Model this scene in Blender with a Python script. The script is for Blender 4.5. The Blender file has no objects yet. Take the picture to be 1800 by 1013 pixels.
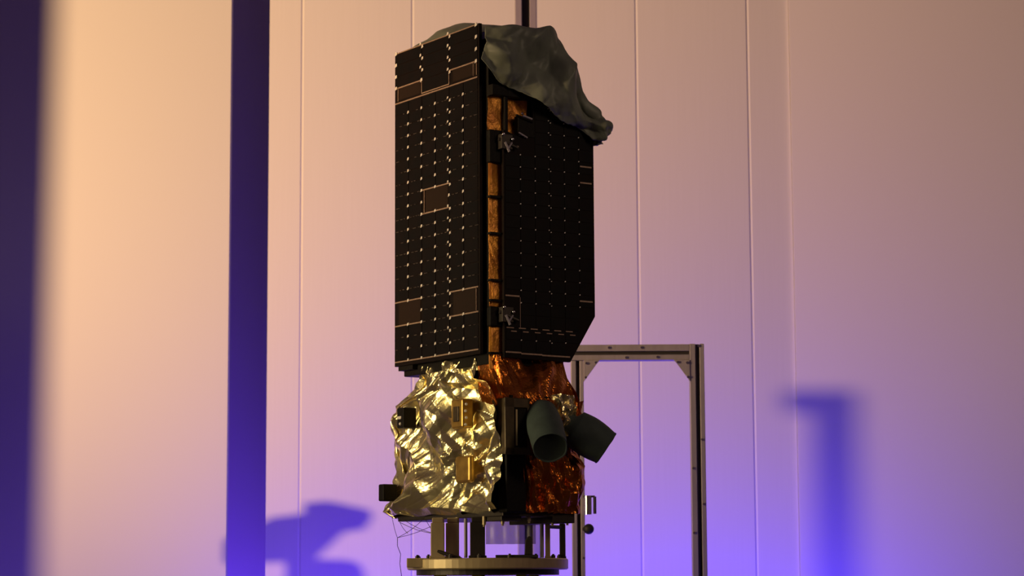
import bpy, bmesh, math, random
from mathutils import Vector, Matrix, noise
random.seed(7)
S = bpy.context.scene
COL = S.collection
R = math.radians

# ------------------------------------------------------------------ camera
PITCH, ROLL = R(7.37), R(0.3)
cd = bpy.data.cameras.new('camera'); cam = bpy.data.objects.new('camera', cd); COL.objects.link(cam)
fw = Vector((0, math.cos(PITCH), math.sin(PITCH)))
up0 = Vector((0, -math.sin(PITCH), math.cos(PITCH))); rt0 = Vector((1, 0, 0))
up = up0 * math.cos(ROLL) + rt0 * math.sin(ROLL)
rt = rt0 * math.cos(ROLL) - up0 * math.sin(ROLL)
m = Matrix((rt, up, -fw)).transposed().to_4x4(); m.translation = (0, 0, 1.6)
cam.matrix_world = m
cd.sensor_width = 36; cd.lens = 4130 / 1800 * 36; cd.clip_end = 200
cd.dof.use_dof = True; cd.dof.focus_distance = 13.9; cd.dof.aperture_fstop = 2.4
S.camera = cam

# ------------------------------------------------------------------ light
S.view_settings.view_transform = 'Standard'; S.view_settings.look = 'None'
S.view_settings.gamma = 1; S.view_settings.exposure = 0; S.view_settings.use_curve_mapping = False
W = bpy.data.worlds.new('world'); S.world = W; W.use_nodes = True
W.node_tree.nodes['Background'].inputs[0].default_value = (1.0, 0.55, 0.72, 1)
W.node_tree.nodes['Background'].inputs[1].default_value = 0.038

def lamp(name, kind, loc, target, energy, color, **kw):
    d = bpy.data.lights.new(name, kind); o = bpy.data.objects.new(name, d); COL.objects.link(o)
    o.location = loc; d.energy = energy; d.color = color
    for k, v in kw.items(): setattr(d, k, v)
    v = Vector(target) - Vector(loc); o.rotation_euler = v.to_track_quat('-Z', 'Y').to_euler()
    return o
KEY = Vector((-10.6, 9.6, 4.0))
lamp('key_spotlight', 'SPOT', KEY, (-3.6, 18.5, 7.0), 9200, (1.0, 0.605, 0.285), spot_size=R(76), spot_blend=1.0, shadow_soft_size=0.06)
# added broad warm fill at the left front, gives the foil its wide highlights
lamp('warm_foil_fill', 'AREA', (-8.5, 11.0, 3.4), (-0.3, 14, 2.7), 31, (1.0, 0.80, 0.42), shape='RECTANGLE', size=3.4, size_y=4.4, spread=R(38))
lamp('front_fill', 'AREA', (6.0, 7.5, 6.5), (0.1, 14, 3.5), 5.5, (1.0, 0.74, 0.48), shape='RECTANGLE', size=2.5, size_y=2.5, spread=R(34))
VIO = (0.07, 0.028, 1.0)
lamp('violet_uplight_middle', 'AREA', (1.0, 17.3, 0.3), (1.0, 19.0, 2.2), 66, VIO, shape='RECTANGLE', size=1.4, size_y=0.2)
lamp('violet_uplight_right', 'AREA', (2.2, 17.9, 0.3), (2.2, 19.0, 1.8), 32, VIO, shape='RECTANGLE', size=0.8, size_y=0.2)
lamp('violet_uplight_left', 'AREA', (-1.5, 17.6, 0.3), (-1.5, 19.0, 2.0), 46, (0.12, 0.04, 1.0), shape='RECTANGLE', size=0.7, size_y=0.2)
lamp('violet_uplight_far_right', 'AREA', (3.7, 17.9, 0.3), (3.7, 19.0, 1.8), 8, VIO, shape='RECTANGLE', size=1.2, size_y=0.2)
lamp('violet_uplight_recess', 'AREA', (-2.15, 19.45, 0.3), (-2.15, 20.5, 2.6), 42, (0.12, 0.04, 1.0), shape='RECTANGLE', size=0.5, size_y=0.2)
lamp('violet_uplight_frame', 'AREA', (1.9, 15.3, 0.3), (1.0, 16.5, 1.9), 9, (0.14, 0.05, 1.0), shape='RECTANGLE', size=0.5, size_y=0.2)
lamp('violet_uplight_far_left', 'AREA', (-4.6, 17.6, 0.3), (-4.6, 19.0, 2.2), 10, (0.12, 0.04, 1.0), shape='RECTANGLE', size=0.8, size_y=0.2)

# ------------------------------------------------------------------ materials
def mat(name, color, rough=0.6, metal=0.0, spec=0.5, bump=None, var=None, sheen=0, alpha=1, emit=None):
    M = bpy.data.materials.new(name); M.use_nodes = True
    nt = M.node_tree; b = nt.nodes['Principled BSDF']
    b.inputs['Base Color'].default_value = (*color, 1); b.inputs['Roughness'].default_value = rough
    b.inputs['Metallic'].default_value = metal; b.inputs['Specular IOR Level'].default_value = spec
    if sheen: b.inputs['Sheen Weight'].default_value = sheen
    if alpha < 1: b.inputs['Alpha'].default_value = alpha
    tc = nt.nodes.new('ShaderNodeTexCoord')
    def noi(scale, sc3=(1, 1, 1), detail=4):
        mp = nt.nodes.new('ShaderNodeMapping'); mp.inputs['Scale'].default_value = sc3
        n = nt.nodes.new('ShaderNodeTexNoise'); n.inputs['Scale'].default_value = scale; n.inputs['Detail'].default_value = detail
        nt.links.new(tc.outputs['Object'], mp.inputs[0]); nt.links.new(mp.outputs[0], n.inputs['Vector']); return n
    if bump:
        sc, st, sc3 = bump
        n = noi(sc, sc3); bp = nt.nodes.new('ShaderNodeBump'); bp.inputs['Strength'].default_value = st; bp.inputs['Distance'].default_value = 0.01
        nt.links.new(n.outputs[0], bp.inputs['Height']); nt.links.new(bp.outputs[0], b.inputs['Normal'])
    if var:
        sc, c2, sc3 = var
        n = noi(sc, sc3); cr = nt.nodes.new('ShaderNodeValToRGB')
        cr.color_ramp.elements[0].position = 0.35; cr.color_ramp.elements[1].position = 0.65
        cr.color_ramp.elements[0].color = (*color, 1); cr.color_ramp.elements[1].color = (*c2, 1)
        nt.links.new(n.outputs[0], cr.inputs[0]); nt.links.new(cr.outputs[0], b.inputs['Base Color'])
    return M
M = {}
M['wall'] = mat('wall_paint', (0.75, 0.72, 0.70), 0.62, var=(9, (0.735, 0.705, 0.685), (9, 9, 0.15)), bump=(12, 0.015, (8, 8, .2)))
M['wall_left'] = mat('wall_paint_dimmer_lit', (0.66, 0.64, 0.62), 0.62, bump=(12, 0.01, (8, 8, .2)))  # same wall paint, darkened to offset the strong warm light on this side
M['wall_brightened'] = mat('wall_paint_brighter_lit', (0.86, 0.82, 0.79), 0.62, bump=(12, 0.01, (8, 8, .2)))  # same wall paint, lightened so this section looks more brightly lit
M['recess'] = mat('recess_paint', (0.70, 0.66, 0.66), 0.8, bump=(20, .05, (1, 1, 1)))
M['dark'] = mat('dark_rubber', (0.012, 0.010, 0.010), 0.6, bump=(60, .1, (1, 1, 1)))
M['floor'] = mat('floor_vinyl', (0.16, 0.15, 0.15), 0.35, bump=(5, .03, (1, 1, 1)))
M['alu'] = mat('aluminium', (0.40, 0.355, 0.41), 0.5, 0.3, var=(30, (0.35, 0.31, 0.36), (1, 1, .1)))
M['alu_dark'] = mat('slot_dark', (0.03, 0.025, 0.03), 0.6, bump=(60, .1, (1, 1, 1)))  # near-black colour for the profile slots and the roller bracket
M['chrome'] = mat('chrome', (0.85, 0.83, 0.8), 0.15, 1.0, bump=(80, .02, (1, 1, 1)))
M['cell'] = mat('solar_cell', (0.007, 0.004, 0.004), 0.5, 0.0, 0.12, var=(14, (0.004, 0.0035, 0.004), (1, 1, 1)))
M['panel'] = mat('panel_substrate', (0.009, 0.004, 0.003), 0.6, 0, .12, var=(20, (0.007, 0.003, 0.003), (1, 1, 1)))
M['kapton_plain'] = mat('bare_brown_patch', (0.022, 0.010, 0.006), 0.6, 0, .15, var=(40, (0.018, 0.009, 0.005), (1, 1, 1)))
M['contact'] = mat('silver_contact', (0.86, 0.80, 0.76), 0.45, 0.2, bump=(90, .1, (1, 1, 1)))
M['busbar'] = mat('pink_silver_strip', (0.42, 0.30, 0.23), 0.45, 0.3, var=(60, (0.33, 0.21, 0.16), (1, 1, 1)))
M['thin'] = mat('thin_tinned_wire', (0.13, 0.095, 0.085), 0.5, 0.3, var=(70, (0.05, 0.035, 0.03), (1, 1, 1)))
M['silver_foil'] = mat('pale_gold_foil', (0.88, 0.76, 0.38), 0.26, 0.92, bump=(30, 0.14, (1, 1, 1)), var=(7, (0.90, 0.79, 0.48), (1, 1, 1)))
M['orange_foil'] = mat('amber_foil', (0.66, 0.22, 0.035), 0.24, 0.9, bump=(45, 0.5, (1, 1, 1)), var=(12, (0.50, 0.13, 0.02), (1, 1, 1)))
M['amber_strip'] = mat('amber_strip_foil', (0.85, 0.36, 0.045), 0.42, 0.5, bump=(45, 0.5, (1, 1, 1)), var=(9, (0.55, 0.19, 0.03), (1, 1, 1)))
M['black'] = mat('black_blanket', (0.008, 0.006, 0.005), 0.6, spec=.15, bump=(50, .3, (1, 1, 1)))
M['brown'] = mat('brown_box_tape', (0.10, 0.065, 0.03), 0.45, 0.4, var=(20, (0.06, 0.04, 0.02), (1, 1, 1)))
M['gold'] = mat('gold_tape', (0.50, 0.30, 0.07), 0.4, 0.7, var=(20, (0.35, 0.2, 0.05), (1, 1, 1)))
M['drape'] = mat('grey_green_cloth', (0.205, 0.225, 0.185), 0.5, 0, .5, var=(4, (0.14, 0.155, 0.125), (1, 1, 1)), bump=(30, .15, (1, 1, 1)))
M['cover'] = mat('slate_green_cloth', (0.065, 0.088, 0.084), 0.7, 0, .25, var=(12, (0.052, 0.070, 0.066), (1, 1, 1)), bump=(30, .2, (1, 1, 1)))
M['cover_in'] = mat('dark_green_cloth', (0.035, 0.046, 0.042), 0.8, 0, .2, bump=(30, .2, (1, 1, 1)))
M['stand'] = mat('tan_anodised_metal', (0.58, 0.45, 0.25), 0.42, 0.35, var=(16, (0.47, 0.36, 0.20), (1, 1, .3)))
M['stand_dark'] = mat('dark_bracket_metal', (0.05, 0.04, 0.035), 0.5, 0.6, bump=(60, .1, (1, 1, 1)))
M['film'] = mat('clear_skirt_film', (0.30, 0.26, 0.32), 0.35, 0, .4, alpha=0.45, bump=(20, .4, (1, 1, 1)))

# ------------------------------------------------------------------ mesh helpers
class MB:
    def __init__(s): s.v = []; s.f = []; s.mi = []
    def add(s, vs, fs, mi=0):
        n = len(s.v); s.v += [tuple(v) for v in vs]
        for f in fs: s.f.append(tuple(n + i for i in f)); s.mi.append(mi)
    def box(s, a, b, mi=0):
        x0, y0, z0 = a; x1, y1, z1 = b
        vs = [(x, y, z) for z in (z0, z1) for y in (y0, y1) for x in (x0, x1)]
        s.add(vs, [(0, 2, 3, 1), (4, 5, 7, 6), (0, 1, 5, 4), (2, 6, 7, 3), (0, 4, 6, 2), (1, 3, 7, 5)], mi)
    def bar(s, p, q, r, n=8, mi=0, r2=None, caps=True):
        p = Vector(p); q = Vector(q); d = (q - p).normalized()
        a = d.orthogonal().normalized(); b = d.cross(a); r2 = r if r2 is None else r2
        vs = []
        for c, rr in ((p, r), (q, r2)):
            for k in range(n):
                t = 2 * math.pi * (k + .5) / n; vs.append(c + (a * math.cos(t) + b * math.sin(t)) * rr)
        fs = [(k, (k + 1) % n, n + (k + 1) % n, n + k) for k in range(n)]
        if caps: fs += [tuple(range(n))[::-1], tuple(range(n, 2 * n))]
        s.add(vs, fs, mi)
    def prism(s, poly, fn, d0, d1, mi=0):           # poly of 2-D points, fn(a,b,d) -> 3-D
        n = len(poly); vs = [fn(a, b, d0) for a, b in poly] + [fn(a, b, d1) for a, b in poly]
        s.add(vs, [tuple(range(n)), tuple(range(2 * n - 1, n - 1, -1))] + [(k, n + k, n + (k + 1) % n, (k + 1) % n) for k in range(n)], mi)
    def lathe(s, prof, c, ax, n=32, mi=0):          # prof = [(r, h)], around axis ax from c
        c = Vector(c); d = Vector(ax).normalized(); a = d.orthogonal().normalized(); b = d.cross(a); vs = []
        for r, h in prof:
            for k in range(n):
                t = 2 * math.pi * k / n; vs.append(c + d * h + (a * math.cos(t) + b * math.sin(t)) * max(r, 1e-4))
        fs = [(i * n + k, i * n + (k + 1) % n, (i + 1) * n + (k + 1) % n, (i + 1) * n + k) for i in range(len(prof) - 1) for k in range(n)]
        s.add(vs, fs, mi)
    def sphere(s, c, r, mi=0, n=12):
        s.lathe([(r * math.sin(math.pi * i / 8), -r * math.cos(math.pi * i / 8)) for i in range(9)], c, (0, 0, 1), n, mi)
    def grid(s, g, mi=0):                            # g[i][j] points
        n = len(g); k = len(g[0]); vs = [p for row in g for p in row]
        s.add(vs, [(i * k + j, i * k + j + 1, (i + 1) * k + j + 1, (i + 1) * k + j) for i in range(n - 1) for j in range(k - 1)], mi)
    def build(s, name, mats, parent=None, off=None, smooth=False, bevel=0, solid=0, merge=True):
        me = bpy.data.meshes.new(name)
        vs = s.v if off is None else [(x - off[0], y - off[1], z - off[2]) for x, y, z in s.v]
        me.from_pydata(vs, [], s.f)
        if not isinstance(mats, (list, tuple)): mats = [mats]
        for mm in mats: me.materials.append(M[mm])
        for p, i in zip(me.polygons, s.mi): p.material_index = i; p.use_smooth = smooth
        bm = bmesh.new(); bm.from_mesh(me)
        if merge: bmesh.ops.remove_doubles(bm, verts=bm.verts, dist=1e-5)
        bmesh.ops.recalc_face_normals(bm, faces=bm.faces); bm.to_mesh(me); bm.free()
        o = bpy.data.objects.new(name, me); COL.objects.link(o)
        if parent: o.parent = parent
        if solid:
            k = o.modifiers.new('solid', 'SOLIDIFY'); k.thickness = solid; k.offset = -1
        if bevel:
            k = o.modifiers.new('bevel', 'BEVEL'); k.width = bevel; k.segments = 2; k.limit_method = 'ANGLE'
        return o
def tag(o, label, cat, group=None, kind=None):
    o['label'] = label; o['category'] = cat
    if group: o['group'] = group
    if kind: o['kind'] = kind
    return o
def empty(name, loc, rz=0):
    o = bpy.data.objects.new(name, None); COL.objects.link(o); o.location = loc; o.rotation_euler = (0, 0, rz); o.empty_display_size = .2
    return o
def struct(o): o['kind'] = 'structure'; return o

# ------------------------------------------------------------------ the setting
def wall_profile(x0, x1, joints, y=19.0, gw=0.012, gd=0.006, z0=0.0, z1=8.0, thick=0.12):
    front = [(x0, y)]
    for j in joints: front += [(j - gw, y), (j - gw * .35, y + gd), (j + gw * .35, y + gd), (j + gw, y)]
    front += [(x1, y)]
    poly = front + [(x1, y + thick), (x0, y + thick)]
    b = MB(); b.prism(poly, lambda a, c, d: (a, c, d), z0, z1); return b
struct(wall_profile(-1.993, 0.036, [-1.722, -0.812]).build('wall_back', 'wall'))
struct(wall_profile(0.215, 2.298, [1.037, 1.957]).build('wall_back', 'wall'))
struct(wall_profile(2.302, 7.5, [], y=18.975).build('wall_right', 'wall_brightened'))
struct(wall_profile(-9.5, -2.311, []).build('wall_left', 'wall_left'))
b = MB(); b.box((-3.2, 20.5, 0), (-1.2, 20.6, 8)); struct(b.build('wall_recess', 'recess'))
# double mullion between the two middle wall panels
b = MB(); b.box((0.037, 18.995, 0), (0.092, 19.10, 8)); struct(b.build('trim_1', 'alu', bevel=.004))
b = MB(); b.box((0.158, 18.995, 0), (0.2145, 19.10, 8)); struct(b.build('trim_2', 'alu', bevel=.004))
b = MB(); b.box((0.092, 19.05, 0), (0.158, 19.10, 8)); struct(b.build('trim_3', 'dark'))
b = MB(); b.box((-10.5, -2, -0.1), (8, 21, 0)); struct(b.build('floor', 'floor'))

# ------------------------------------------------------------------ crumpled foil
def make_crumple(seed, n=9, fmin=2.5, fmax=9, amp=0.02, bias=None):
    rnd = random.Random(seed); W_ = []
    for i in range(n):
        f = fmin * (fmax / fmin) ** (i / (n - 1)); a = rnd.uniform(0, math.pi) if bias is None or i % 3 == 2 else rnd.gauss(bias, .45)
        W_.append((math.cos(a) * f, math.sin(a) * f, rnd.random(), amp * (fmin / f) ** .8, rnd.uniform(0, 99)))
    def h(u, v):
        wx = noise.noise(Vector((u * 2.2, v * 2.2, seed))) * .16; wy = noise.noise(Vector((u * 2.2, v * 2.2, seed + 9))) * .16
        t = 0
        for kx, ky, ph, a, sd in W_:
            x = (u + wx) * kx + (v + wy) * ky + ph; x -= math.floor(x)
            t += a * (1 - 4 * abs(x - .5)) * (.35 + .9 * abs(noise.noise(Vector((u * 1.7, v * 1.7, sd)))) * 2)
        return t
    return h
def foil(path_rows, nrm, h, nu, nv):
    """path_rows: list of (z, [(x,y)..]) polylines with the same number of points; returns a grid pushed along the outward normals"""
    zs = [r[0] for r in path_rows]
    def at(row, s):
        pts = path_rows[row][1]; k = len(pts) - 1; i = min(int(s * k), k - 1); t = s * k - i
        a, c = pts[i], pts[i + 1]; return a[0] + (c[0] - a[0]) * t, a[1] + (c[1] - a[1]) * t
    g = []
    for j in range(nv + 1):
        tt = j / nv * (len(zs) - 1); i = min(int(tt), len(zs) - 2); t = tt - i
        row = []
        for q in range(nu + 1):
            s = q / nu; x0, y0 = at(i, s); x1, y1 = at(i + 1, s)
            x = x0 + (x1 - x0) * t; y = y0 + (y1 - y0) * t; z = zs[i] + (zs[i + 1] - zs[i]) * t
            nx, ny = nrm(s); d = h(s, z)
            row.append((x + nx * d, y + ny * d, z + .25 * d))
        g.append(row)
    return g

# ------------------------------------------------------------------ the satellite (local frame: x along the left face, y along the right face)
C0 = Vector((-0.19, 13.77, 0)); RZ = math.atan2(-0.830, 0.557)
SAT_OFF = (-0.385, 0.30, 2.03)
rot = Matrix.Rotation(RZ, 4, 'Z')
sat = empty('satellite', C0 + rot @ Vector(SAT_OFF), RZ)
tag(sat, 'tall box-shaped satellite with black solar panels and crumpled gold foil base, on a round stand', 'satellite')
def sb(b, name, mats, parent=None, **kw): return b.build(name, mats, parent or sat, off=SAT_OFF, **kw)

# tower core: profile in y-z, extruded along x
prof = [(.045, 2.93), (.56, 2.93), (.735, 3.22), (.735, 4.42), (.47, 4.90), (.045, 4.90)]
b = MB(); b.prism(prof, lambda y, z, x: (x, y, z), -.94, .03); sb(b, 'tower_body', 'black', bevel=.006)

# solar panels -----------------------------------------------------------
PZ0, PZ1 = 2.993, 4.986; ROW = 0.0742
XL0, XL1 = -.976, .0
b = MB(); b.box((XL0, 0.0, PZ0), (XL1, .022, PZ1)); lp = sb(b, 'solar_panel', 'panel', bevel=.002)
def lx(k): return XL0 + .012 + (XL1 - XL0 - .024) * k / 6
def solar_array(parent, X, P, zbot, nrows, skip, inside, ncol=6, thin_seed=1, right=False):
    """X(k): position of column line k, P(a, z, d): surface point at depth d outside"""
    cells, con, thin = MB(), MB(), MB(); rnd = random.Random(thin_seed)
    def quad(m_, a0, a1, z0, z1, d, mi=0, n0=0.0):
        m_.add([P(a0, z0, n0), P(a1, z0, n0), P(a1, z1, n0), P(a0, z1, n0), P(a0, z0, d), P(a1, z0, d), P(a1, z1, d), P(a0, z1, d)],
               [(4, 5, 6, 7), (0, 1, 5, 4), (1, 2, 6, 5), (2, 3, 7, 6), (3, 0, 4, 7)], mi)
    def dot(a, z, r=.0075):
        r *= 1.0 if right else 1.22
        con.add([P(a - r, z - r * .9, .003), P(a + r, z - r * .3, .003), P(a + r * .8, z + r, .003), P(a - r * .6, z + r * .8, .003),
                 P(a - r, z - r * .9, .008), P(a + r, z - r * .3, .008), P(a + r * .8, z + r, .008), P(a - r * .6, z + r * .8, .008)],
                [(4, 5, 6, 7), (0, 1, 5, 4), (1, 2, 6, 5), (2, 3, 7, 6), (3, 0, 4, 7)])
    for r in range(nrows):
        for k in range(ncol):
            a0, a1 = X(k), X(k + 1); z0, z1 = zbot + r * ROW, zbot + (r + 1) * ROW
            if not skip(k, r) and inside((a0 + a1) / 2, (z0 + z1) / 2): quad(cells, a0 + .003, a1 - .003, z0 + .003, z1 - .003, .003)
    return cells, con, thin, quad, dot

PL = lambda a, z, d: (a, -d, z)
zb = PZ0 + .028
skipL = lambda k, r: (k in (0, 1) and r in (3, 4)) or (k in (4, 5) and r in (3, 4)) or (k in (2, 3) and r in (12, 13))
cells, con, thin, quad, dot = solar_array(lp, lx, PL, zb, 22, skipL, lambda a, z: True)
ztop2 = zb + 22 * ROW                   # upper end of the long field
# short upper field: three wide cells per row, four rows
zt0 = ztop2 + .018
RH = [.084, ROW, ROW, ROW]
zr = [zt0]
for hgt in RH: zr.append(zr[-1] + hgt)
for r in range(4):
    for k in range(3):
        if r == 0 and k in (0, 2): continue
        quad(cells, lx(2 * k) + .003, lx(2 * k + 2) - .003, zr[r] + .003, zr[r + 1] - .003, .003)
sb(cells, 'solar_cells', 'cell', lp, merge=False)
for r in range(1, 22):
    z = zb + r * ROW
    for k in range(1, 6):
        if skipL(k, r) and skipL(k - 1, r) and skipL(k, r - 1): continue
        if k == 4 and r not in (13,): dot(lx(k) - .012, z + .010, .0070); dot(lx(k) + .012, z - .010, .0080)
        elif k == 3 and r == 13: continue
        else: dot(lx(k), z, .0085)
for k in range(1, 5): dot(lx(k), zb + .002, .0075)
for r in range(1, 5):
    z = zr[r]
    for k, w in ((0, 0), (2, 1), (4, 1), (6, 0)):
        if r == 1 and k in (2,): dot(lx(2), z, .011); continue
        if w: dot(lx(k) - .011, z + .010, .0085); dot(lx(k) + .011, z - .012, .0090)
        else: dot(lx(k) + (.012 if k == 0 else -.012), z, .0105)
ct = sb(con, 'cell_contact', 'contact', lp, merge=False); ct['kind'] = 'stuff'
# dashed tinned wires between the rows
rnd = random.Random(3)
for r in range(1, 22):
    z = zb + r * ROW; a = lx(0) + .01
    while a < lx(6) - .03:
        L = rnd.uniform(.012, .04); k = min(5, int((a - lx(0)) / (lx(1) - lx(0))))
        if not (skipL(k, r) or skipL(k, r - 1)) and rnd.random() < .62: quad(thin, a, a + L, z - .0018, z + .0018, .0045)
        a += L + rnd.uniform(.01, .035)
th = sb(thin, 'tinned_wire', 'thin', lp, merge=False); th['kind'] = 'stuff'
def strip_piece(a0, a1, z0, z1, d=.006):
    b_ = MB(); quad(b_, a0, a1, z0, z1, d); return sb(b_, 'bus_strip', 'busbar', CUR, merge=False)
CUR = lp
def line(a0, a1, z, w=.0042): strip_piece(a0, a1, z - w, z + w)
def vline(a, z0, z1, w=.003): strip_piece(a - w, a + w, z0, z1)
line(lx(0), lx(6), zb - .002); line(lx(0) + .01, lx(6), zr[4] + .002, .0035)
line(lx(0), lx(6), ztop2 + .004); line(lx(2), lx(4), ztop2 + .018, .0035)
line(lx(0), lx(2), zr[1]); line(lx(4), lx(6), zr[1]); vline(lx(2), zr[0], zr[1]); vline(lx(4), zr[0], zr[1]); vline(lx(0) + .035, zr[0], zr[1]); vline(lx(6) - .008, zr[0], zr[1]); vline(lx(6) - .045, zr[0], zr[1], .002)
line(lx(0), lx(2), zb + 3 * ROW); line(lx(0), lx(2), zb + 5 * ROW)
line(lx(4), lx(6), zb + 3 * ROW); line(lx(4), lx(6), zb + 5 * ROW); vline(lx(6) - .02, zb + 3 * ROW, zb + 5 * ROW, .002)
line(lx(2), lx(4), zb + 12 * ROW); line(lx(2), lx(4), zb + 14 * ROW); vline(lx(2) + .03, zb + 12 * ROW, zb + 14 * ROW)
for k0, k1, z0, z1 in ((0, 2, zr[0], zr[1]), (4, 6, zr[0], zr[1]), (0, 2, zb + 3 * ROW, zb + 5 * ROW), (4, 6, zb + 3 * ROW, zb + 5 * ROW), (2, 4, zb + 12 * ROW, zb + 14 * ROW)):
    pt = MB(); quad(pt, lx(k0) + .04, lx(k1) - .02, z0 + .006, z1 - .006, .002)
    o = sb(pt, 'bare_patch', 'kapton_plain', lp, merge=False); o['label'] = 'bare brown rectangle without cells, outlined by pale strips'
b = MB(); b.box((-.95, .012, 2.965), (-.78, .06, 2.994)); sb(b, 'panel_foot', 'black')

# right panel
XR = .10
polyR = [(.105, 2.968), (.581, 2.962), (.766, 3.248), (.766, 4.40), (.52, 4.86), (.32, 4.86), (.32, 4.43), (.25, 4.29), (.105, 4.33)]
b = MB(); b.prism(polyR, lambda y, z, x: (x, y, z), XR - .022, XR); rp = sb(b, 'solar_panel', 'panel', bevel=.002)
def ry(k): return .115 + .641 * k / 6
PR = lambda a, z, d: (XR + d, a, z)
def insR(a, z):
    if z < 2.98 or z > 4.84: return False
    if z < 3.25 and a > .545 + (z - 2.962) * .6: return False
    if z > 4.40 and a > .70 - (z - 4.40) * .53: return False
    if z > 4.22 and a < .34: return False
    return True
zbR = 3.0
skipR = lambda k, r: (k == 5 and r in (14,)) or (k == 0 and r in (3, 4)) or (k == 5 and r in (3,))
cells, con, thin, quad, dot = solar_array(rp, ry, PR, zbR, 26, skipR, insR, right=True)
sb(cells, 'solar_cells', 'cell', rp, merge=False)
for r in range(1, 25):
    z = zbR + r * ROW
    for k in range(1, 6):
        if r in (2, 3) or not insR(ry(k), z): continue
        if k == 3: dot(ry(k) - .008, z + .006, .0038); dot(ry(k) + .006, z - .006, .0038)
        else: dot(ry(k), z, .0044)
ct = sb(con, 'cell_contact', 'contact', rp, merge=False); ct['kind'] = 'stuff'
CUR = rp
for a0, a1, z in ((0, 1, 3.0), (1, 2.4, 2.995), (2.4, 4.3, 2.992), (0, .9, 3.335), (5, 5.9, 3.335), (5.1, 5.9, 4.16), (5.1, 5.9, 4.06), (.1, .9, 4.235)): line(ry(a0), ry(a1), z, .0045)
a = .12
while a < .62:
    line(a, a + .05, 3.145, .003); line(a + .03, a + .07, 3.125, .003); a += .085
vline(ry(.95), 3.15, 3.33, .0015)

# amber foil strip in the corner gap between the two panels
h = make_crumple(21, 8, 2.2, 9, .010, 0.3)
g = foil([(z, [(.030, .042), (.038, .042), (.042, .06), (.042, .10), (.042, .17)]) for z in (2.90, 3.5, 4.33)], lambda s: (1, -.3), lambda s, z: abs(h(s * .2, z)) * .8, 20, 190)
b = MB(); b.grid(g); sb(b, 'corner_foil', 'amber_strip', smooth=False)
h = make_crumple(5, 8, 3, 11, .010)
g = foil([(z, [(.045, .03 ), (.045, .12), (.045, .22), (.045, .31)]) for z in (4.25, 4.4, 4.535)], lambda s: (1, 0), lambda s, z: h(s * .3, z) * .9, 40, 40)
b = MB(); b.grid(g); sb(b, 'window_foil', 'amber_strip')
b = MB(); b.box((.05, .128, 4.22), (.085, .150, 4.60)); b.box((.05, .03, 4.535), (.10, .33, 4.60)); sb(b, 'window_frame', 'black', bevel=.003)
for k, z in enumerate((3.92, 3.70, 3.42, 3.30)):
    b = MB(); b.box((.035, .028, z), (.075, .15, z + .012)); sb(b, 'foil_clip', 'black')
for z0, z1 in ((4.13, 4.33), (3.15, 3.27), (2.985, 3.0)):
    b = MB(); b.box((.03, .026, z0), (.072, .16, z1)); sb(b, 'corner_spacer', 'black', bevel=.008)
# release brackets with bright bolt heads
for z in (4.27, 3.235):
    b = MB(); b.box((.06, .08, z - .06), (.12, .16, z + .03)); b.bar((.10, .07, z), (.13, .19, z - .05), .010)
    br = sb(b, 'release_bracket', 'stand_dark', bevel=.003)
    for y_, dz in ((.085, .025), (.15, .0)):
        b = MB(); b.sphere((.135, y_, z + dz), .010); sb(b, 'bolt_head', 'chrome', br, smooth=True)
    b = MB(); b.bar((.125, .10, z - .02), (.125, .13, z - .075), .008); sb(b, 'lever', 'alu', br); b = MB(); b.bar((.125, .15, z - .02), (.125, .12, z - .06), .006); sb(b, 'lever', 'alu', br)
b = MB(); b.box((.06, .21, 4.30), (.105, .33, 4.425)); b.bar((.11, .19, 4.425), (.11, .31, 4.395), .008)
rb = sb(b, 'latch_block', 'black', bevel=.006)
b = MB(); b.sphere((.125, .225, 4.435), .009); sb(b, 'latch_knob', 'chrome', rb)
b = MB(); b.bar((.118, .235, 4.425), (.118, .30, 4.41), .007); sb(b, 'latch_pin', 'alu', rb)
b = MB(); b.bar((.11, .21, 4.32), (.11, .27, 4.295), .006); sb(b, 'latch_pin', 'alu', rb)

# bus ----------------------------------------------------------------------
b = MB(); b.box((-.95, .10, 2.07), (.17, .50, 2.74)); b.box((-.75, .12, 2.70), (.02, .55, 2.94)); sb(b, 'bus_frame', 'black')
# pale gold foil round the left face, wrapping both corners
def rowS(xl, xr, y, back=.50, n=1): return [(xl + .02, back), (xl, y + .03), (xl + .05, y), ] + [(xl + .05 + (xr - xl - .05) * k / 9, y) for k in range(1, 9)] + [(xr, y)]
rows = [(2.06, rowS(-1.10, .21, .03)), (2.10, rowS(-1.17, .21, .0)), (2.17, rowS(-1.09, .205, .015)), (2.35, rowS(-1.06, .20, .02)), (2.50, rowS(-1.07, .20, .01)), (2.64, rowS(-1.07, .20, .01)), (2.755, rowS(-1.05, .20, .02)), (2.80, rowS(-.90, .12, .03)), (2.84, rowS(-.83, -.07, .05)), (2.90, rowS(-.79, -.10, .05)), (2.975, rowS(-.785, -.11, .05))]
hc = make_crumple(3, 6, 1.3, 3.4, .044, -0.55); hf = make_crumple(14, 8, 3.6, 13, .013, -0.6)
def nS(s):
    if s < .085: return (-1, 0)
    if s < .18: return (-.7, -.7)
    return (0, -1)
b = MB(); b.grid(foil(rows, nS, lambda s, z: hc(s * 1.2, z) * (.35 if z > 2.9 or s < .15 else 1) + hf(s * 1.2, z), 230, 170)); sf = sb(b, 'silver_gold_foil', 'silver_foil', smooth=False); sf['label'] = 'pale silver-gold crumpled foil'
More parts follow.
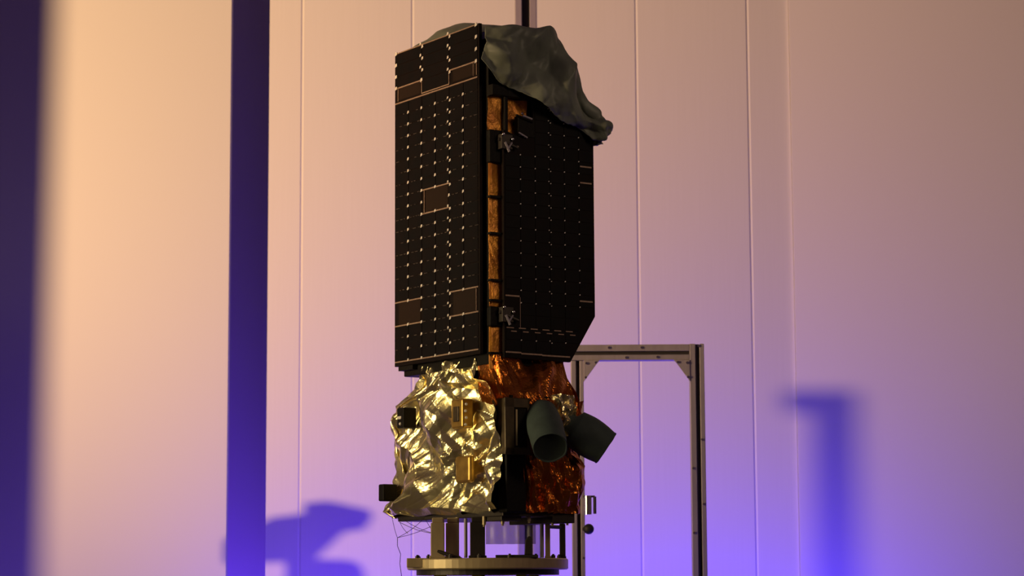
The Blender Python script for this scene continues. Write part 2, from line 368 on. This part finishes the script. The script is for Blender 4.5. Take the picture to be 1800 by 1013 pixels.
# amber foil: shoulder under the right panel and the lower right face
hA = make_crumple(8, 9, 2.5, 14, .022, -0.4)
rows = [(z, [(-.10, y0), (x - .03, y0), (x, y0 + .03), (x, y0 + .16), (x, y0 + .32), (x, y1), (x - .1, y1 + .04)]) for z, x, y0, y1 in ((2.985, .05, .05, .55), (2.93, .07, .05, .56), (2.86, .10, .05, .57), (2.76, .16, .05, .58), (2.69, .19, .08, .585))]
b = MB(); b.grid(foil(rows, lambda s: (.9, -.35), lambda s, z: hA(s * .7, z), 120, 50)); o = sb(b, 'shoulder_foil', 'orange_foil')
hB = make_crumple(17, 9, 3, 15, .020)
rows = [(z, [(.19, .15), (.20, .25), (.20, .40), (.20, y1), (.10, y1 + .03), (-.2, y1 + .04), (-.9, y1 + .04)]) for z, y1 in ((2.72, .585), (2.5, .56), (2.3, .575), (2.06, .585))]
b = MB(); b.grid(foil(rows, lambda s: (1, 0) if s < .5 else (0, 1), lambda s, z: hB(s * 1.6, z), 190, 90)); o = sb(b, 'amber_side_foil', 'orange_foil'); o['label'] = 'dark amber crumpled foil'
# gold crumpled tuft between the two covered trackers
hT = make_crumple(30, 7, 6, 20, .014)
rows = [(z, [(.20, .36), (.27, .40), (.27, .48), (.20, .53)]) for z in (2.75, 2.68, 2.60, 2.50)]
b = MB(); b.grid(foil(rows, lambda s: (1, 0), lambda s, z: hT(s * .4, z) * 1.3, 40, 50)); sb(b, 'foil_tuft', 'silver_foil')
# black corner blanket and brown instrument box
b = MB(); b.box((.13, .035, 2.055), (.222, .175, 2.40)); sb(b, 'black_corner_blanket', 'black', bevel=.01)
b = MB(); b.box((.16, .012, 2.39), (.235, .178, 2.715)); b.box((.235, .012, 2.39), (.25, .075, 2.715)); b.box((.235, .165, 2.39), (.25, .178, 2.715)); b.box((.235, .012, 2.66), (.25, .178, 2.715)); b.box((.235, .012, 2.39), (.25, .178, 2.43))
ib = sb(b, 'instrument_box', 'brown', bevel=.004)
b = MB(); b.box((.232, .08, 2.435), (.24, .162, 2.655)); sb(b, 'recessed_face', 'black', ib)
b = MB(); b.box((.236, .083, 2.44), (.25, .095, 2.65)); sb(b, 'guide_rail', 'stand', ib)
# small boxes on the left face
b = MB(); b.box((-.845, -.062, 2.60), (-.765, .03, 2.725)); mb = sb(b, 'mounting_block', 'black', bevel=.006)
b = MB(); b.box((-.83, -.070, 2.655), (-.785, -.058, 2.672)); sb(b, 'block_strap', 'contact', mb)
b = MB(); b.sphere((-.80, -.064, 2.625), .010); sb(b, 'block_pin', 'contact', mb)
b = MB(); b.box((-.245, -.05, 2.56), (-.115, .03, 2.735)); cb = sb(b, 'connector_box', 'gold', bevel=.012)
b = MB(); b.box((-.21, -.058, 2.60), (-.15, -.045, 2.69)); sb(b, 'connector_plate', 'brown', cb, bevel=.004)
for k in range(4):
    b = MB(); b.sphere((-.105 + .008 * (k % 2), -.035, 2.58 + .04 * k), .009); sb(b, 'connector_pin', 'contact', cb)
b = MB(); b.box((-.26, -.012, 2.24), (-.10, .03, 2.40)); sb(b, 'taped_patch', 'gold', bevel=.015)
b = MB(); b.box((-1.055, -.07, 2.16), (-.99, .03, 2.265)); sb(b, 'thruster_block', 'black', bevel=.008)
# underside plate, adapter ring and separation fittings
b = MB(); b.box((-1.02, .05, 2.035), (.16, .56, 2.07)); sb(b, 'base_plate', 'stand_dark', bevel=.005)
b = MB(); b.box((-.30, .40, 2.0), (.16, .56, 2.04)); b.box((-.05, .06, 2.01), (.13, .2, 2.04)); sb(b, 'underside_bracket', 'stand_dark', bevel=.004)
for k, (x, y, l) in enumerate(((-.04, .05, .05), (.05, .12, .045), (.12, .26, .03), (.13, .42, .045), (.14, .52, .04), (-.45, .02, .03), (-.30, .03, .035))):
    b = MB(); b.bar((x, y, 2.04), (x, y, 2.04 - l), .011, 10); b.bar((x, y, 2.04 - l), (x, y, 2.04 - l - .012), .007, 8); sb(b, 'separation_fitting', 'stand')

# cloth-covered star trackers
def tracker(base, end, r0, r1, sq=1.0):
    base = Vector(base); end = Vector(end); d = end - base; L = d.length
    prof = [(r0 * .55, -.05), (r0 * .6, -.01), (r0, .01)] + [(r0 + (r1 - r0) * t + .012 * math.sin(math.pi * t), .01 + (L - .02) * t) for t in [i / 12 for i in range(1, 13)]] + [(r1 * 1.02, L), (r1 * .99, L + .004), (r1 * .93, L - .004)]
    b = MB(); b.lathe(prof, base, d, 40); b.v = [tuple(Vector(v) + (lambda q: Vector((q, q * .5, -q)) * .007)(noise.noise(Vector(v) * 13))) for v in b.v]
    t = sb(b, 'star_tracker_cover', 'cover', smooth=True)
    b = MB(); b.lathe([(r1 * .94, L - .006), (r1 * .8, L - .012), (r1 * .4, L - .02), (0, L - .02)], base, d, 40); sb(b, 'cover_end', 'cover_in', t, smooth=True)
    return t
tracker((.24, .27, 2.645), (.51, .145, 2.415), .088, .099)['label'] = 'slate-green cloth cover pointing towards the viewer'
tracker((.24, .495, 2.565), (.345, .66, 2.435), .108, .106)['label'] = 'slate-green cloth cover pointing to the right'
b = MB(); b.bar((.18, .47, 2.56), (.30, .56, 2.54), .05, 16); sb(b, 'tracker_mount', 'brown', bevel=.004)

# ------------------------------------------------------------------ cloth over the top of the satellite
def cr(p0, p1, p2, p3, t):
    return 0.5 * ((2 * p1) + (p2 - p0) * t + (2 * p0 - 5 * p1 + 4 * p2 - p3) * t * t + (3 * p1 - p0 - 3 * p2 + p3) * t ** 3)
ys = [.03, .18, .34, .45, .56, .70, .80, .84]
def top(x, zs): return [Vector((x, y, z)) for y, z in zip(ys, zs)]
net = [top(-1.00, (4.94, 4.95, 4.99, 4.97, 4.86, 4.62, 4.45, 4.33)),
       top(-.93, (4.965, 5.02, 5.08, 5.03, 4.90, 4.66, 4.47, 4.33)),
       top(-.80, (4.975, 5.10, 5.16, 5.08, 4.92, 4.67, 4.47, 4.33)),
       top(-.55, (4.975, 5.09, 5.13, 5.07, 4.92, 4.67, 4.46, 4.33)),
       top(-.22, (4.97, 5.03, 5.055, 5.03, 4.90, 4.64, 4.45, 4.33)),
       top(.05, (4.93, 4.935, 4.945, 4.955, 4.86, 4.60, 4.44, 4.32))]
def fr(x, pts): return [Vector((x + dx, y, z)) for y, z, dx in pts]
net += [fr(.13, ((-.03, 4.925, -.03), (.12, 4.935, 0), (.30, 4.95, 0), (.43, 4.958, .01), (.53, 4.83, 0), (.70, 4.545, 0), (.825, 4.425, 0), (.81, 4.32, -.04))),
        fr(.165, ((-.035, 4.86, -.03), (.11, 4.83, 0), (.27, 4.82, .01), (.42, 4.78, .03), (.54, 4.69, .02), (.69, 4.49, .02), (.815, 4.40, .02), (.79, 4.32, -.03))),
        fr(.15, ((-.05, 4.79, -.02), (.08, 4.70, .01), (.23, 4.67, .02), (.38, 4.62, .03), (.51, 4.54, .03), (.65, 4.43, .02), (.785, 4.365, .02), (.77, 4.32, -.02))),
        fr(.135, ((-.06, 4.74, -.01), (.05, 4.615, 0), (.20, 4.565, .01), (.34, 4.51, .01), (.486, 4.424, .01), (.62, 4.385, .01), (.745, 4.325, 0), (.75, 4.31, -.02)))]
NU, NV = 16, 22
def sample(i, t, j, s):
    def row(a):
        a = max(0, min(len(net) - 1, a)); q = [net[a][max(0, min(7, j + k))] for k in (-1, 0, 1, 2)]
        return cr(*q, s)
    return cr(row(i - 1), row(i), row(i + 1), row(i + 2), t)
G = []
for i in range(len(net) - 1):
    for a in range(NU + (1 if i == len(net) - 2 else 0)):
        row = []
        for j in range(7):
            for c in range(NV + (1 if j == 6 else 0)):
                row.append(sample(i, a / NU, j, c / NV))
        G.append(row)
hd = make_crumple(44, 7, 1.6, 7, .022, 0.9)
hd2 = make_crumple(45, 5, 5, 12, .004, 2.2)
FOLDS = [((5.4, 3.3), (7.0, 1.6), .040), ((5.6, .3), (6.2, 2.6), .026), ((6.2, 2.6), (8, 3.2), -.026), ((6.0, 4.2), (7.8, 3.5), .036), ((7.6, 3.4), (8.4, 4.6), .026),
         ((6.5, 4.8), (8.6, 5.5), -.024), ((6.0, 5.2), (8.5, 6.0), .026), ((6.8, .6), (8.2, 1.2), .024), ((7.2, 1.2), (7.6, 2.8), -.02), ((7.9, 2.2), (8.7, 3.4), .02)]
def crease(a, c):
    t = 0
    for p, q, amp in FOLDS:
        dx, dy = q[0] - p[0], q[1] - p[1]; L2 = dx * dx + dy * dy
        u = max(0, min(1, ((a - p[0]) * dx + (c - p[1]) * dy) / L2)); d = math.hypot(a - p[0] - u * dx, c - p[1] - u * dy)
        t += amp * max(0, 1 - d / .75) * (.4 + .6 * math.sin(math.pi * min(1, max(0, u * .9 + .05))))
    return t
n, k = len(G), len(G[0]); GG = []
for i in range(n):
    row = []
    for j in range(k):
        du = G[min(i + 1, n - 1)][j] - G[max(i - 1, 0)][j]; dv = G[i][min(j + 1, k - 1)] - G[i][max(j - 1, 0)]
        nn = dv.cross(du); nn = nn.normalized() if nn.length > 1e-9 else Vector((1, 0, 0))
        if nn.dot(Vector((.6, 0, .8))) < 0: nn = -nn
        if i / NU > 3.2: kz = max(min(1, max(0, (j / NV - 3.2) / 1.8)), min(1, max(.08, (i / NU - 5.6) / 1.2))); nn = Vector((nn.x, nn.y * kz, nn.z * kz))
        edge = min(1, (n - 1 - i) / 10)
        fl = min(1, max(0, (i / NU - 4.2) / 1.6)); w = (hd(i / n * 1.6, j / k * 1.4) * 1.25 + hd2(i / n * 1.6, j / k * 1.4)) * (.35 + .65 * fl) + .010 * noise.noise(G[i][j] * 5)
        row.append(G[i][j] + nn * (w * .75 + .006) + nn * crease(i / NU, j / NV) * 1.8 * fl + Vector((0, 0, -.012 * abs(noise.noise(Vector((j * .13, 0, 3)))) * (1 - edge))))
    GG.append(row)
b = MB(); b.grid(GG)
DO = (-.3, .4, 4.9)
dr = b.build('dust_cloth', 'drape', off=DO, smooth=True, solid=.004)
dr.location = C0 + rot @ Vector(DO); dr.rotation_euler = (0, 0, RZ)
tag(dr, 'grey-green protective cloth draped over the top of the satellite, hanging down its right side', 'cloth')

# ------------------------------------------------------------------ the stand under the satellite
SC = Vector((-.155, 14.257, 0))
st = empty('satellite_stand', SC); tag(st, 'round tan metal support stand with short posts under the satellite', 'stand')
b = MB(); b.lathe([(.30, 1.732), (.478, 1.732), (.485, 1.739), (.485, 1.790), (.478, 1.797), (.30, 1.797), (.30, 1.732)], (0, 0, 0), (0, 0, 1), 72); b.build('ring_plate', 'stand', st)
b = MB(); b.lathe([(.28, 1.70), (.43, 1.70), (.43, 1.733), (.28, 1.733), (.28, 1.70)], (0, 0, 0), (0, 0, 1), 64); b.build('lower_flange', 'stand_dark', st)
b = MB(); b.box((-.475, -.30, 1.745), (-.36, -.20, 1.80)); b.build('ring_lug', 'stand', st, bevel=.004)
def post(x, y, w, z0=1.797, z1=2.036, mt='stand', rz=0, top_=True):
    c, s_ = math.cos(rz), math.sin(rz)
    fn = lambda a, b_, z: (x + a * c - b_ * s_, y + a * s_ + b_ * c, z)
    b = MB(); hw = w / 2
    b.prism([(-hw, -hw * .7), (hw, -hw * .7), (hw, hw * .7), (-hw, hw * .7)], fn, z0, z1 - .03)
    if top_:
        b.prism([(-hw * .8, -hw * .5), (hw * .8, -hw * .5), (hw * .8, hw * .5), (-hw * .8, hw * .5)], fn, z1 - .03, z1)
        b.prism([(-hw * 1.2, -hw), (hw * 1.2, -hw), (hw * 1.2, hw), (-hw * 1.2, hw)], fn, z0, z0 + .015)
    return b.build('post', mt, st, bevel=.004)
for x, y, w, mt in ((-.292, -.31, .080, 'stand'), (-.205, -.27, .078, 'stand'), (-.055, -.37, .088, 'stand_dark'), (.360, -.16, .030, 'stand'), (.452, .02, .036, 'stand_dark')):
    post(x, y, w, mt=mt)
# crossbars and a thin sheet of film between the posts
b = MB(); b.bar((.36, -.16, 1.985), (.45, .02, 1.985), .012, 8); b.build('crossbar', 'stand_dark', st)
b = MB(); b.bar((-.125, -.34, 1.80), (-.125, -.34, 2.03), .010, 10); b.build('tie_rod', 'alu', st)
b = MB(); b.bar((.325, -.20, 1.80), (.325, -.20, 2.03), .012, 10); b.build('tie_rod', 'alu', st)
b = MB(); b.grid([[(x / 20 * .30 - .01, -.02 + .015 * math.sin(x * 1.3), z) for x in range(21)] for z in (1.885, 1.93, 1.98, 2.036)]); b.build('film_sheet', 'film', st, smooth=True, solid=.001)
b = MB(); b.bar((-.29, -.33, 1.84), (-.15, -.36, 1.79), .012, 8); b.bar((-.15, -.36, 1.79), (-.31, -.32, 1.77), .010, 8); b.build('clamp_lever', 'stand_dark', st)
for a in range(0, 360, 24):
    x, y = .43 * math.cos(R(a)), .43 * math.sin(R(a))
    b = MB(); b.bar((x, y, 1.797), (x, y, 1.815), .013, 6); b.bar((x, y, 1.815), (x, y, 1.822), .007, 6); b.build('ring_bolt', 'stand_dark', st)
b = MB(); b.box((.05, -.41, 1.797), (.30, -.34, 1.815)); b.prism([(.22, 1.815), (.265, 1.815), (.265, 1.92), (.245, 1.925), (.225, 1.90)], lambda a, z, d: (a, d, z), -.385, -.35); b.build('latch_housing', 'stand_dark', st, bevel=.004)
for x, y in ((-.27, -.22), (-.06, -.33), (.20, -.26), (.28, .2), (-.05, .34), (-.3, .15)):
    b = MB(); b.box((x - .03, y - .03, .12), (x + .03, y + .03, 1.70)); b.build('leg', 'stand', st, bevel=.004)
b = MB(); b.box((-.5, -.5, .10), (.5, .5, .17)); b.build('trolley_base', 'stand_dark', st, bevel=.01)
for x in (-.42, .42):
    for y in (-.42, .42):
        b = MB(); b.bar((x - .02, y, .055), (x + .02, y, .055), .055, 20); b.build('caster', 'dark', st)

# thin skirt film and wires hanging at the lower left corner of the foil
def wcorner(x, y, z): return C0 + rot @ Vector((x, y, z))
A = wcorner(-1.07, .04, 2.06); B = wcorner(-.70, .05, 2.05); Cc = wcorner(-.99, .03, 1.935); D = wcorner(-.62, .08, 1.95)
b = MB()
for p, q in ((A, Cc), (Cc, B), (B, D), (A, B), (wcorner(-.95, .04, 2.05), D), (Cc, wcorner(-.55, .06, 2.02)), (wcorner(-1.0, .04, 2.055), wcorner(-.9, .05, 1.96)), (D, wcorner(-.98, .04, 2.03))):
    for t in range(4):
        u0, u1 = t / 4, (t + 1) / 4; sag = lambda u: Vector((0, 0, -.012 * math.sin(math.pi * u)))
        b.bar(p.lerp(q, u0) + sag(u0), p.lerp(q, u1) + sag(u1), .0016, 6)
pts = [Cc, Cc + Vector((.0, 0, -.05)), Cc + Vector((.02, 0, -.1)), Cc + Vector((.015, .0, -.16)), Cc + Vector((.035, 0, -.30)), Cc + Vector((.03, .0, -1.0)), Vector((Cc.x + .03, Cc.y, 0.005))]
for p, q in zip(pts, pts[1:]): b.bar(p, q, .002, 6)
o = b.build('hanging_wire', 'stand_dark'); tag(o, 'thin dark wires hanging in a triangle under the left corner of the gold foil', 'wire')

# ------------------------------------------------------------------ aluminium portal frame behind the satellite
pf = empty('portal_frame', (0.88, 16.5, 0)); tag(pf, 'tall aluminium profile frame with bolted corner plates standing behind the satellite', 'frame')
def profile_post(name, x0, x1, z0, z1, horiz=False):
    b = MB(); d0, d1 = -.05, .05
    w = x1 - x0; g = w * .14; c = (x0 + x1) / 2 + w * .04
    b.box((x0, d0, z0), (c - g, d1, z1)); b.box((c + g, d0, z0), (x1, d1, z1)); b.box((c - g, d0 + .03, z0), (c + g, d1, z1), 1)
    return b.build(name, ['alu', 'alu_dark'], pf, bevel=.004)
XO = .88
profile_post('post', .411 - XO, .500 - XO, 0, 3.21); profile_post('post', 1.247 - XO, 1.349 - XO, 0, 3.325)
b = MB(); b.box((.411 - XO, -.05, 3.275), (1.247 - XO, .05, 3.322)); b.box((.411 - XO, -.05, 3.212), (1.247 - XO, .05, 3.250)); b.box((.411 - XO, -.02, 3.25), (1.247 - XO, .05, 3.275), 1)
b.build('beam', ['alu', 'alu_dark'], pf, bevel=.003)
for sx, x in ((1, .500 - XO), (-1, 1.247 - XO)):
    b = MB(); b.prism([(x, 3.212), (x + sx * .115, 3.212), (x + sx * .095, 3.19), (x + sx * .012, 3.075), (x, 3.06)], lambda a, z, d: (a, d, z), -.056, -.046)
    gp = b.build('corner_plate', 'alu', pf, bevel=.002)
    for dx, z in ((.02, 3.19), (.085, 3.195), (.015, 3.09)):
        b = MB(); b.bar((x + sx * dx, -.056, z), (x + sx * dx, -.066, z), .009, 8); b.build('bolt', 'chrome', gp)
for x, z in ((.68, 3.30), (.91, 3.30), (.80, 3.23), (1.02, 3.232), (1.31, 3.31), (1.325, 2.65), (1.33, 2.2), (1.26, 2.45), (1.26, 2.0), (.47, 2.9), (.49, 1.83)):
    b = MB(); b.bar((x - XO, -.05, z), (x - XO, -.058, z), .009, 8); b.build('slot_nut', 'chrome', pf)
b = MB(); b.bar((.520 - XO, -.09, 2.13), (.520 - XO, -.09, 2.26), .027, 24); o = b.build('chrome_roller', 'chrome', pf, smooth=False)
b = MB(); b.bar((.568 - XO, -.09, 2.135), (.568 - XO, -.09, 2.255), .011, 12); b.box((.49 - XO, -.09, 2.25), (.57 - XO, -.04, 2.262)); b.build('roller_bracket', 'alu_dark', pf)
b = MB(); b.sphere((.525 - XO, -.08, 2.03), .037, n=20); b.bar((.49 - XO, -.06, 2.03), (.52 - XO, -.08, 2.03), .015); b.build('round_knob', 'dark', pf, smooth=True)
for xa in (.39, 1.24):
    b = MB(); b.box((xa - XO, -.25, 0), (xa + .12 - XO, .25, .04)); b.build('foot', 'alu', pf)

# ------------------------------------------------------------------ unseen blockers added beside the picture, shaped to shade the warm lamp
def wallpt(t, x, z): return KEY.lerp(Vector((x, 19.0, z)), t)
def blocker(name, polys, t, thick, mt):  # flat shapes set on rays from the lamp to the wanted shadow outline
    r = None
    base = wallpt(t, *polys[0][0]); r = empty(name, (base.x, base.y, 0))
    for i, pl in enumerate(polys):
        b = MB(); ps = [wallpt(t, x, z) - r.location for x, z in pl]; n = len(ps)
        vs = ps + [p + Vector((0, thick, 0)) for p in ps]
        b.add(vs, [tuple(range(n)), tuple(range(2 * n - 1, n - 1, -1))] + [(k, n + k, n + (k + 1) % n, (k + 1) % n) for k in range(n)])
        b.build(['head', 'arm', 'pole', 'shelf'][i], mt, r)
    return r
T1 = .55
o = blocker('stepped_shadow_blocker', [[(-1.60, 2.30), (-1.42, 2.32), (-1.15, 2.26), (-1.13, 2.20), (-1.20, 2.10), (-1.36, 2.08), (-1.60, 2.15)],
                     [(-2.25, 2.00), (-1.98, 2.13), (-1.85, 2.19), (-1.74, 2.20), (-1.60, 2.22), (-1.36, 2.08), (-1.50, 1.95), (-1.60, 1.86), (-2.25, 1.82)],
                     [(-1.75, 1.90), (-1.60, 1.90), (-1.55, 1.82), (-1.55, -1.5), (-1.75, -1.5)],
                     [(-1.75, 1.86), (-1.25, 1.84), (-1.20, 1.78), (-1.18, 1.50), (-1.75, 1.50)]], T1, .05, 'dark')  # unseen shape, outlined to throw the stepped shadow low on the wall
tag(o, 'dark boom added unseen to cast a stepped wall shadow, outside the left edge of the picture', 'shadow_blocker')
o = blocker('added_black_flag', [[(-8.5, 8.5), (-3.73, 8.5), (-3.79, .6), (-8.5, .6)]], .30, .02, 'dark')  # added panel that throws the soft dark band at the far left
tag(o, 'black flag panel added unseen to shade the wall, outside the left edge of the picture', 'flag')
o = blocker('post_shadow_blocker', [[(2.32, 3.20), (2.84, 3.20), (2.84, 2.98), (2.32, 3.02)], [(2.55, 3.20), (2.84, 3.20), (2.81, -4), (2.52, -4)]], .36, .03, 'dark')  # added bent shape that throws the blurred post shadow on the right wall
tag(o, 'bent dark boom added unseen to cast a post-shaped shadow, outside the left edge of the picture, nearest the warm lamp', 'silhouette')
